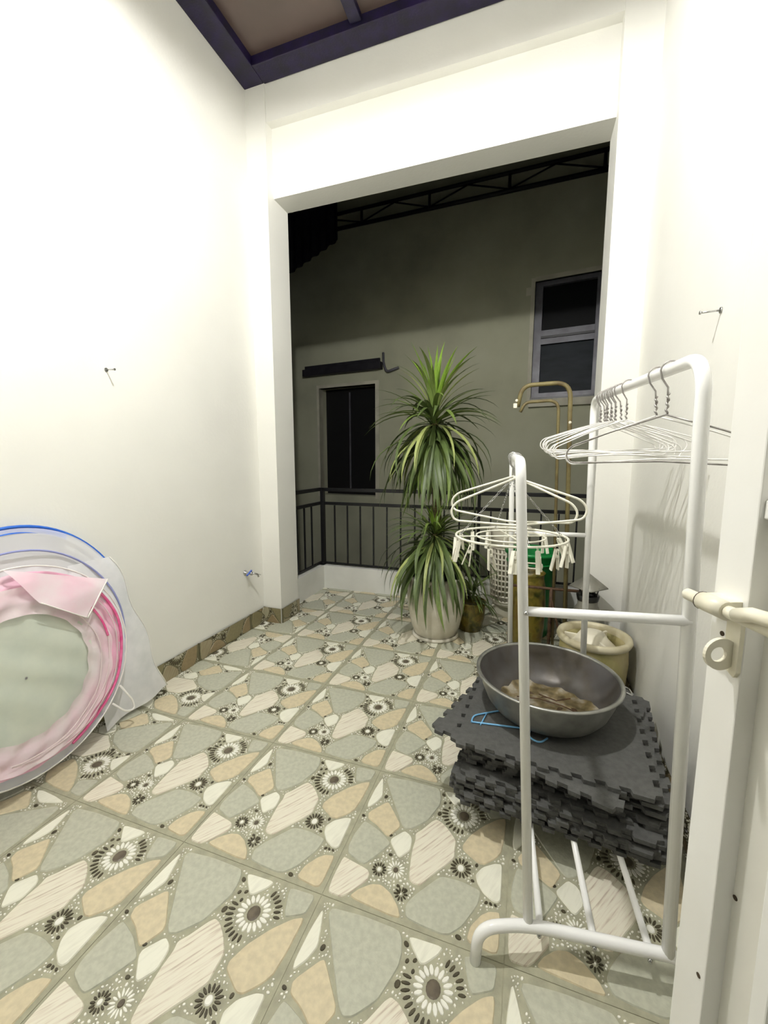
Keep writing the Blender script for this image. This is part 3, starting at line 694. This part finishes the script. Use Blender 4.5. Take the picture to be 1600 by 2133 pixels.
for i, (pts, lb) in enumerate(((((-.10, .03, .010), (-.02, .04, .010), (.06, .02, .010), (.13, -.03, .016)), 'long thin dry twig lying across the basin bottom'), (((-.02, .07, .012), (.04, .03, .020), (.09, .045, .03)), 'short dry twig near the far side of the basin'))):
    tag(MB().tube([(BX+a, BY+b, BZ+c+.004) for a, b, c in pts], .0025, 6).build('twig', M_twig), lb, 'twig')

# ------------------------------------------------------------------ wire hangers on the tall rail
def hanger_parts(hw=.21, drop=.085, r=.0021, hook=.07):
    """wire hanger in the XZ plane; origin = point of the rail it hangs from"""
    hr = .0195
    hk = [(hr*math.cos(math.radians(a)), 0, -.0165+hr*math.sin(math.radians(a))+.0005) for a in range(-20, 181, 20)]
    hk = hk + [(-hr*.75, 0, -.035), (-.002, 0, -.055), (0, 0, -hook-.02)]
    zt = -hook-.02
    tw = []
    for i in range(19):
        a = i*1.1; tw.append((.0022*math.cos(a), .0022*math.sin(a), zt+.022-.0026*i))
    zb = zt-.026
    fr = fillet([(0, 0, zb), (hw*.5, 0, zb-drop*.42), (hw-.01, 0, zb-drop*.86), (hw, 0, zb-drop-.01), (hw-.012, 0, zb-drop-.030), (0, 0, zb-drop-.022), (-hw+.012, 0, zb-drop-.030), (-hw, 0, zb-drop-.01), (-hw+.01, 0, zb-drop*.86), (-hw*.5, 0, zb-drop*.42), (0, 0, zb)], .014, 5)
    return hk, tw, fr, r
hk, tw, fr_, r_ = hanger_parts()
HM = (MB().tube(hk, r_, 6).mesh('hook', M_wire2), MB().tube(tw, r_*1.15, 6).mesh('twisted_neck', M_wire2), MB().tube(fr_, r_, 6).mesh('shoulder_wire', M_wire))
HM2 = (HM[0], HM[1], MB().tube(fr_, r_, 6).mesh('shoulder_wire', M_wire2))
RA, RB = Vector((1.312, .045, 1.425)), Vector((1.262, 1.10, 1.485))
def rail_pt(y): 
    t = (y-RA.y)/(RB.y-RA.y); return RA.lerp(RB, t) + Vector((0, 0, .0155))
hr_ = random.Random(4)
def hang(y, yaw, tilt, label, group=None, set_=HM, roll=0.0):
    p = rail_pt(y); o = empty('wire_hanger', p); o.rotation_euler = (tilt, roll, yaw)
    tag(o, label, 'hanger', group)
    for n_, me in zip(('hook', 'twisted_neck', 'shoulder_wire'), set_): link(n_, me, o)
    return o
hang(.215, math.radians(-14), .02, 'wire hanger nearest the front on the tall rail, hanging alone', None, HM2, .02)
hang(.310, math.radians(4), -.03, 'second wire hanger from the front on the tall rail, apart from the bunch', None, HM, -.03)
hang(.56, math.radians(8), .05, 'third wire hanger from the front, at the near side of the bunch', None, HM)
for i in range(11):
    hang(.66+.028*i+hr_.uniform(-.006, .006), math.radians(hr_.uniform(-8, 10)), hr_.uniform(-.05, .05), 'white wire hanger, %s from the front in the bunch on the tall rail' % ('first','second','third','fourth','fifth','sixth','seventh','eighth','ninth','tenth','eleventh')[i], 'bunched wire hangers on the tall rail', HM, hr_.uniform(-.09, .09))

# plastic hangers on the short rail
SA, SB = Vector((.990, .032, 1.228)), Vector((.934, 1.10, 1.252))
def short_pt(y): return SA.lerp(SB, (y-SA.y)/(SB.y-SA.y)) + Vector((0, 0, .0135))
zt = -.075; hw, dr = .205, .10
ph = fillet([(0, 0, zt), (hw-.02, 0, zt-dr*.72), (hw, 0, zt-dr), (hw-.012, 0, zt-dr-.032), (0, 0, zt-dr-.050), (-hw+.012, 0, zt-dr-.032), (-hw, 0, zt-dr), (-hw+.02, 0, zt-dr*.72), (0, 0, zt)], .022, 6)
PM = (MB().tube([(.0175*math.cos(math.radians(a)), 0, -.0165+.0175*math.sin(math.radians(a))) for a in range(-40, 181, 20)] + [(-.013, 0, -.036), (0, 0, -.052), (0, 0, zt)], .0022, 8).mesh('hook', M_chrome), MB().tube(ph, .0036, 8).mesh('hanger_frame', M_plastic))
for y_, yaw, roll, lb in ((.43, 4, -.045, 'cream plastic hanger on the short rail, tilted up to the right'), (.50, -9, .05, 'cream plastic hanger on the short rail, behind its tilted twin')):
    o = empty('plastic_hanger', short_pt(y_)); o.rotation_euler = (0, roll, math.radians(yaw)); tag(o, lb, 'hanger', 'cream plastic hangers on the short rail')
    for n_, me in zip(('hook', 'hanger_frame'), PM): link(n_, me, o)

# round clip dryer
sp = short_pt(.80); RZ = .925-sp.z
dry = tag(empty('clip_dryer', sp), 'round cream clip dryer hanging on chains from the short rail', 'clothes dryer')
MB().tube([(0, .0175*math.cos(math.radians(a)), 0)for a in ()] or [(.0175*math.cos(math.radians(a)), 0, -.0165+.0175*math.sin(math.radians(a))) for a in range(-40, 181, 20)] + [(-.013, 0, -.04), (0, 0, -.06), (0, 0, -.10)], .0025, 8).build('hook', M_chrome, dry)
RR = .215
for r2, rr in ((RR, .0048), (RR*.62, .0035)):
    MB().tube([(r2*math.cos(2*PI*k/48), r2*math.sin(2*PI*k/48), RZ) for k in range(48)], rr, 8, closed=True).build('ring', M_plastic, dry)
for a in (.35, .35+PI/2): MB().tube([(RR*math.cos(a), RR*math.sin(a), RZ), (-RR*math.cos(a), -RR*math.sin(a), RZ)], .003, 6).build('spoke', M_plastic, dry)
for k in range(4):
    a = .35+k*PI/2; p0 = Vector((0, 0, -.10)); p1 = Vector((RR*.97*math.cos(a), RR*.97*math.sin(a), RZ)); ch = MB(); nl = 22; d = (p1-p0)/nl; s1 = d.normalized().orthogonal().normalized(); s2 = d.normalized().cross(s1)
    for i in range(nl):
        c_ = p0+d*(i+.5); sd_ = s1 if i % 2 else s2
        ch.tube([c_+d*.62*math.cos(2*PI*j/8)+sd_*.0042*math.sin(2*PI*j/8) for j in range(8)], .0012, 4, closed=True)
    ch.build('chain', M_chrome, dry)
cl = MB()
cl.box((-.006, .0015, -.058), (.006, .005, .004), .001, Matrix.Rotation(.13, 4, 'X')); cl.box((-.006, -.005, -.058), (.006, -.0015, .004), .001, Matrix.Rotation(-.13, 4, 'X'))
cl.tube([(-.007, 0, -.014), (.007, 0, -.014)], .0042, 8)
cl.tube([(0, .006*math.sin(2*PI*k/10), .010+.008*math.cos(2*PI*k/10)) for k in range(10)], .0009, 5, closed=True)
CM = cl.mesh('clothespin', M_plastic)
for k in range(16):
    a = 2*PI*k/16+.1; link('clothespin', CM, dry, loc=(RR*math.cos(a), RR*math.sin(a), RZ-.020), rot=(hr_.uniform(-.25, .25), hr_.uniform(-.35, .35), a+hr_.uniform(-.9, .9)), scale=(1.3, 1.3, 1.35))

# ------------------------------------------------------------------ wall fittings
def nail(p, dx, label, cat='hook'):
    o = MB().tube([(0, 0, 0), (dx*.052, 0, -.002)], .0028, 8).tube([(dx*.052, 0, -.002), (dx*.056, 0, -.002)], .0055, 8).tube([(dx*.0, 0, 0), (dx*.004, 0, 0)], .009, 10).build('wall_nail', M_chrome, loc=p); tag(o, label, cat)
nail((XL, .532, 1.645), 1, 'thin steel nail sticking out of the white left wall', 'nail')
nail((XR, .663, 1.680), -1, 'thin steel nail sticking out of the white right wall', 'nail')
tp = tag(empty('water_tap', (XL, 1.45, .435)), 'small chrome wall tap with a blue lever low on the left wall', 'tap')
MB().lathe([(0, 0), (.018, 0), (.018, .004), (.010, .006), (.010, .045), (.013, .047), (.013, .062), (0, .064)], 18).xf(Matrix.Rotation(PI/2, 4, 'Y')).build('tap_body', M_tap, tp)
MB().tube(fillet([(.054, 0, 0), (.075, .01, 0), (.085, .03, -.012), (.088, .035, -.03)], .012), .0065, 10).build('spout', M_tap, tp)
MB().box((-.006, -.055, -.004), (.006, .006, .004), .002, Matrix.Translation((.054, 0, .020)) @ Matrix.Rotation(.45, 4, 'X')).build('lever', M_tapblue, tp)
MB().tube([(.054, 0, .008), (.054, 0, .022)], .006, 10).build('spindle', M_tap, tp)
bd = MB()
for i in range(7): bd.lathe([(.001, -.004), (.0035, -.002), (.0035, .002), (.001, .004)], 8, c=(.060+.003*i, .012+.010*i, -.002-.004*i))
bd.build('bead_chain', M_chrome, tp)

# ------------------------------------------------------------------ folded mosquito nets leaning on the left wall
def frame_m(x0, lean):
    a = math.radians(lean); t = Vector((0, 1, 0)); up = Vector((-math.sin(a), 0, math.cos(a))); n = t.cross(up)
    return Matrix(((t.x, up.x, n.x, x0), (t.y, up.y, n.y, 0), (t.z, up.z, n.z, 0), (0, 0, 0, 1)))    # local: x = along wall, y = up the lean, z = towards the room
def annulus(r0, r1, cx, cy, fz, n=96, m=10, sy=1.0, a0=0, a1=360):
    b = MB(); rows = []
    full = abs(a1-a0) >= 360
    for j in range(m+1):
        r = r0+(r1-r0)*j/m; row = []
        for k in range(n if full else n+1):
            a = math.radians(a0+(a1-a0)*k/n); row.append(b.bm.verts.new((cx+r*math.cos(a), cy+r*sy*math.sin(a), fz(r, a))))
        rows.append(row)
    for j in range(m):
        for k in range(n):
            k2 = (k+1) % n if full else k+1
            f_ = b.bm.faces.new((rows[j][k], rows[j][k2], rows[j+1][k2], rows[j+1][k])); f_.smooth = True
    return b
# blue one behind
F2 = frame_m(-.775, 3.5)
n2 = tag(empty('folded_net'), 'folded white mosquito net with a blue hoop, behind the pink one', 'mosquito net', 'folded mosquito nets'); n2.matrix_world = F2
def el(cx, cy, a, b_, z, n=80): return [(cx+a*math.cos(2*PI*k/n), cy+b_*math.sin(2*PI*k/n), z+.004*math.sin(5*2*PI*k/n)) for k in range(n)]
def band(cx, cy, a, b_, z, wd, name, m_, parent, a0=0, a1=360):
    b = MB(); n = 80; pr = None
    for k in range(n+1):
        t = math.radians(a0+(a1-a0)*k/n); p = (cx+a*math.cos(t), cy+b_*math.sin(t)); q = (cx+(a-wd)*math.cos(t), cy+(b_-wd)*math.sin(t))
        v = (b.bm.verts.new((p[0], p[1], z)), b.bm.verts.new((q[0], q[1], z+.012)))
        if pr: 
            f_ = b.bm.faces.new((pr[0], v[0], v[1], pr[1])); f_.smooth = True
        pr = v
    return b.build(name, m_, parent)
MB().tube(el(.07, .50, .43, .48, 0), .006, 8, closed=True).build('hoop', M_bluehoop, n2)
band(.07, .50, .43, .48, 0, .026, 'hoop_band', M_bluehoop, n2, 62, 175)
MB().tube(el(.05, .45, .40, .44, .03), .004, 8, closed=True).build('inner_hoop', M_lav, n2)
wr = lambda r, a: .010*math.sin(9*a)*r/.4+.006*math.sin(23*a+r*20)
annulus(.0, 1.0, 0, 0, lambda r, a: 0, 8, 1)
annulus(.02, .425, .07, .50, lambda r, a: .012+.006*math.sin(7*a)*r, sy=1.115).build('net_panel', M_net_white, n2)
# fabric that hangs loose to the right of it
dr_ = MB(); rows = []
for j in range(15):
    t = j/14; row = []
    y_ = .79*(1-t)+.012*t
    x0_ = .24+.06*t; x1_ = .42+.222*t**.8+.012*math.sin(t*14)
    for k in range(13):
        s_ = k/12; row.append(dr_.bm.verts.new((x0_+(x1_-x0_)*s_, y_+.03*t*s_, .026+.014*math.sin(s_*9+t*2)*(.4+t*.6))))
    rows.append(row)
for j in range(14):
    for k in range(12):
        f_ = dr_.bm.faces.new((rows[j][k], rows[j][k+1], rows[j+1][k+1], rows[j+1][k])); f_.smooth = True
dr_.build('loose_fabric', sheer('white_loose_net', (250,250,252), .88, (236,238,240), 12), n2)
MB().tube([(.42+.222*(j/20)**.8+.012*math.sin(j/20*14), .79*(1-j/20)+.042*(j/20), .030+.014*math.sin(9+j/10)*(.4+.03*j)) for j in range(21)], .0022, 6).build('fabric_hem', M_hem, n2)
MB().tube([(.36+.028*k, .022+.02*k/9+.006*math.sin(k*2), -.010) for k in range(11)], .003, 6).build('fabric_hem', M_hem, n2)

# pink one in front
F1 = frame_m(-.690, 6)
n1 = tag(empty('folded_net'), 'folded pink mosquito net hoop leaning on the left wall, in front of the blue one', 'mosquito net', 'folded mosquito nets'); n1.matrix_world = F1
cx, cy = .020, .455
pw = lambda r, a: .018+.006*math.sin(13*a+r*30)+.004*math.sin(31*a)
annulus(.005, .265, cx-.02, cy-.02, lambda r, a: .034+.006*math.sin(2*a+1)*r/.26+.003*math.sin(40*r*math.cos(a-.6)+3*math.sin(9*r*math.sin(a))), m=16).build('net_panel', M_net_grey, n1)
annulus(.255, .365, cx, cy, lambda r, a: .030-.10*(r-.255)+.007*math.sin(19*a+r*40)+.006*math.sin(160*(r-.25)+2*a), m=14).build('pink_band', M_net_pink, n1)
annulus(.225, .33, cx-.03, cy-.012, lambda r, a: .046+.006*math.sin(17*a+r*60)+.004*math.sin(120*r), m=8).build('inner_band', M_net_palepink, n1)
annulus(.358, .392, cx, cy-.008, lambda r, a: .012+.004*math.sin(29*a), m=3).build('outer_net', M_net_white, n1)
MB().tube([(cx+.366*math.cos(a), cy+.366*math.sin(a), .024+.003*math.sin(8*a)) for a in [math.radians(-75+1.5*k) for k in range(84)]], .0058, 8).build('piping', M_pipe, n1)
MB().tube([(cx-.03+.315*math.cos(a), cy-.01+.315*math.sin(a), .056) for a in [math.radians(5+1.2*k) for k in range(24)]], .0045, 8).build('piping', M_pipe, n1)
MB().tube([(cx+.394*math.cos(2*PI*k/90), cy-.008+.394*math.sin(2*PI*k/90), .014) for k in range(90)], .003, 6, closed=True).build('hem', M_hem, n1)
for r2, o2, z2 in ((.30, -.015, .052), (.275, -.03, .056), (.335, -.005, .044)):
    MB().tube([(cx+o2+r2*math.cos(a), cy+o2+r2*math.sin(a), z2+.003*math.sin(9*a)) for a in [math.radians(-110+3*k) for k in range(60)]], .0018, 6).build('fold_seam', sheer('pale_seam_%d' % int(r2*1000), (250,236,236), .8), n1)
# white flap turned over at the top
fl = MB(); A_, B2, C_, D_ = Vector((-.02, .845, .055)), Vector((.335, .715, .062)), Vector((.215, .585, .080)), Vector((.06, .70, .082)); rows = []
for j in range(9):
    s_ = j/8; row = []
    for k in range(9):
        t = k/8; p = (A_*(1-t)+B2*t)*(1-s_)+(D_*(1-t)+C_*t)*s_; row.append(fl.bm.verts.new((p.x, p.y, p.z+.006*math.sin(t*7+s_*5))))
    rows.append(row)
for j in range(8):
    for k in range(8):
        f_ = fl.bm.faces.new((rows[j][k], rows[j][k+1], rows[j+1][k+1], rows[j+1][k])); f_.smooth = True
fl.build('turned_flap', sheer('pink_white_flap', (255,220,234), .85, (252,240,244), 7), n1)
MB().tube([tuple(B2+(C_-B2)*t/8+Vector((0, 0, .004))) for t in range(9)], .0032, 6).build('flap_hem', M_hem, n1)
MB().tube([tuple(C_+(D_-C_)*t/8+Vector((0, 0, .004))) for t in range(9)], .002, 6).build('flap_hem', M_hem, n1)
MB().tube(fillet([(.345, .22, .02), (.385, .13, .03), (.385, .085, .035), (.34, .10, .035), (.30, .16, .02)], .02), .0042, 8).build('strap_loop', M_hem, n1)
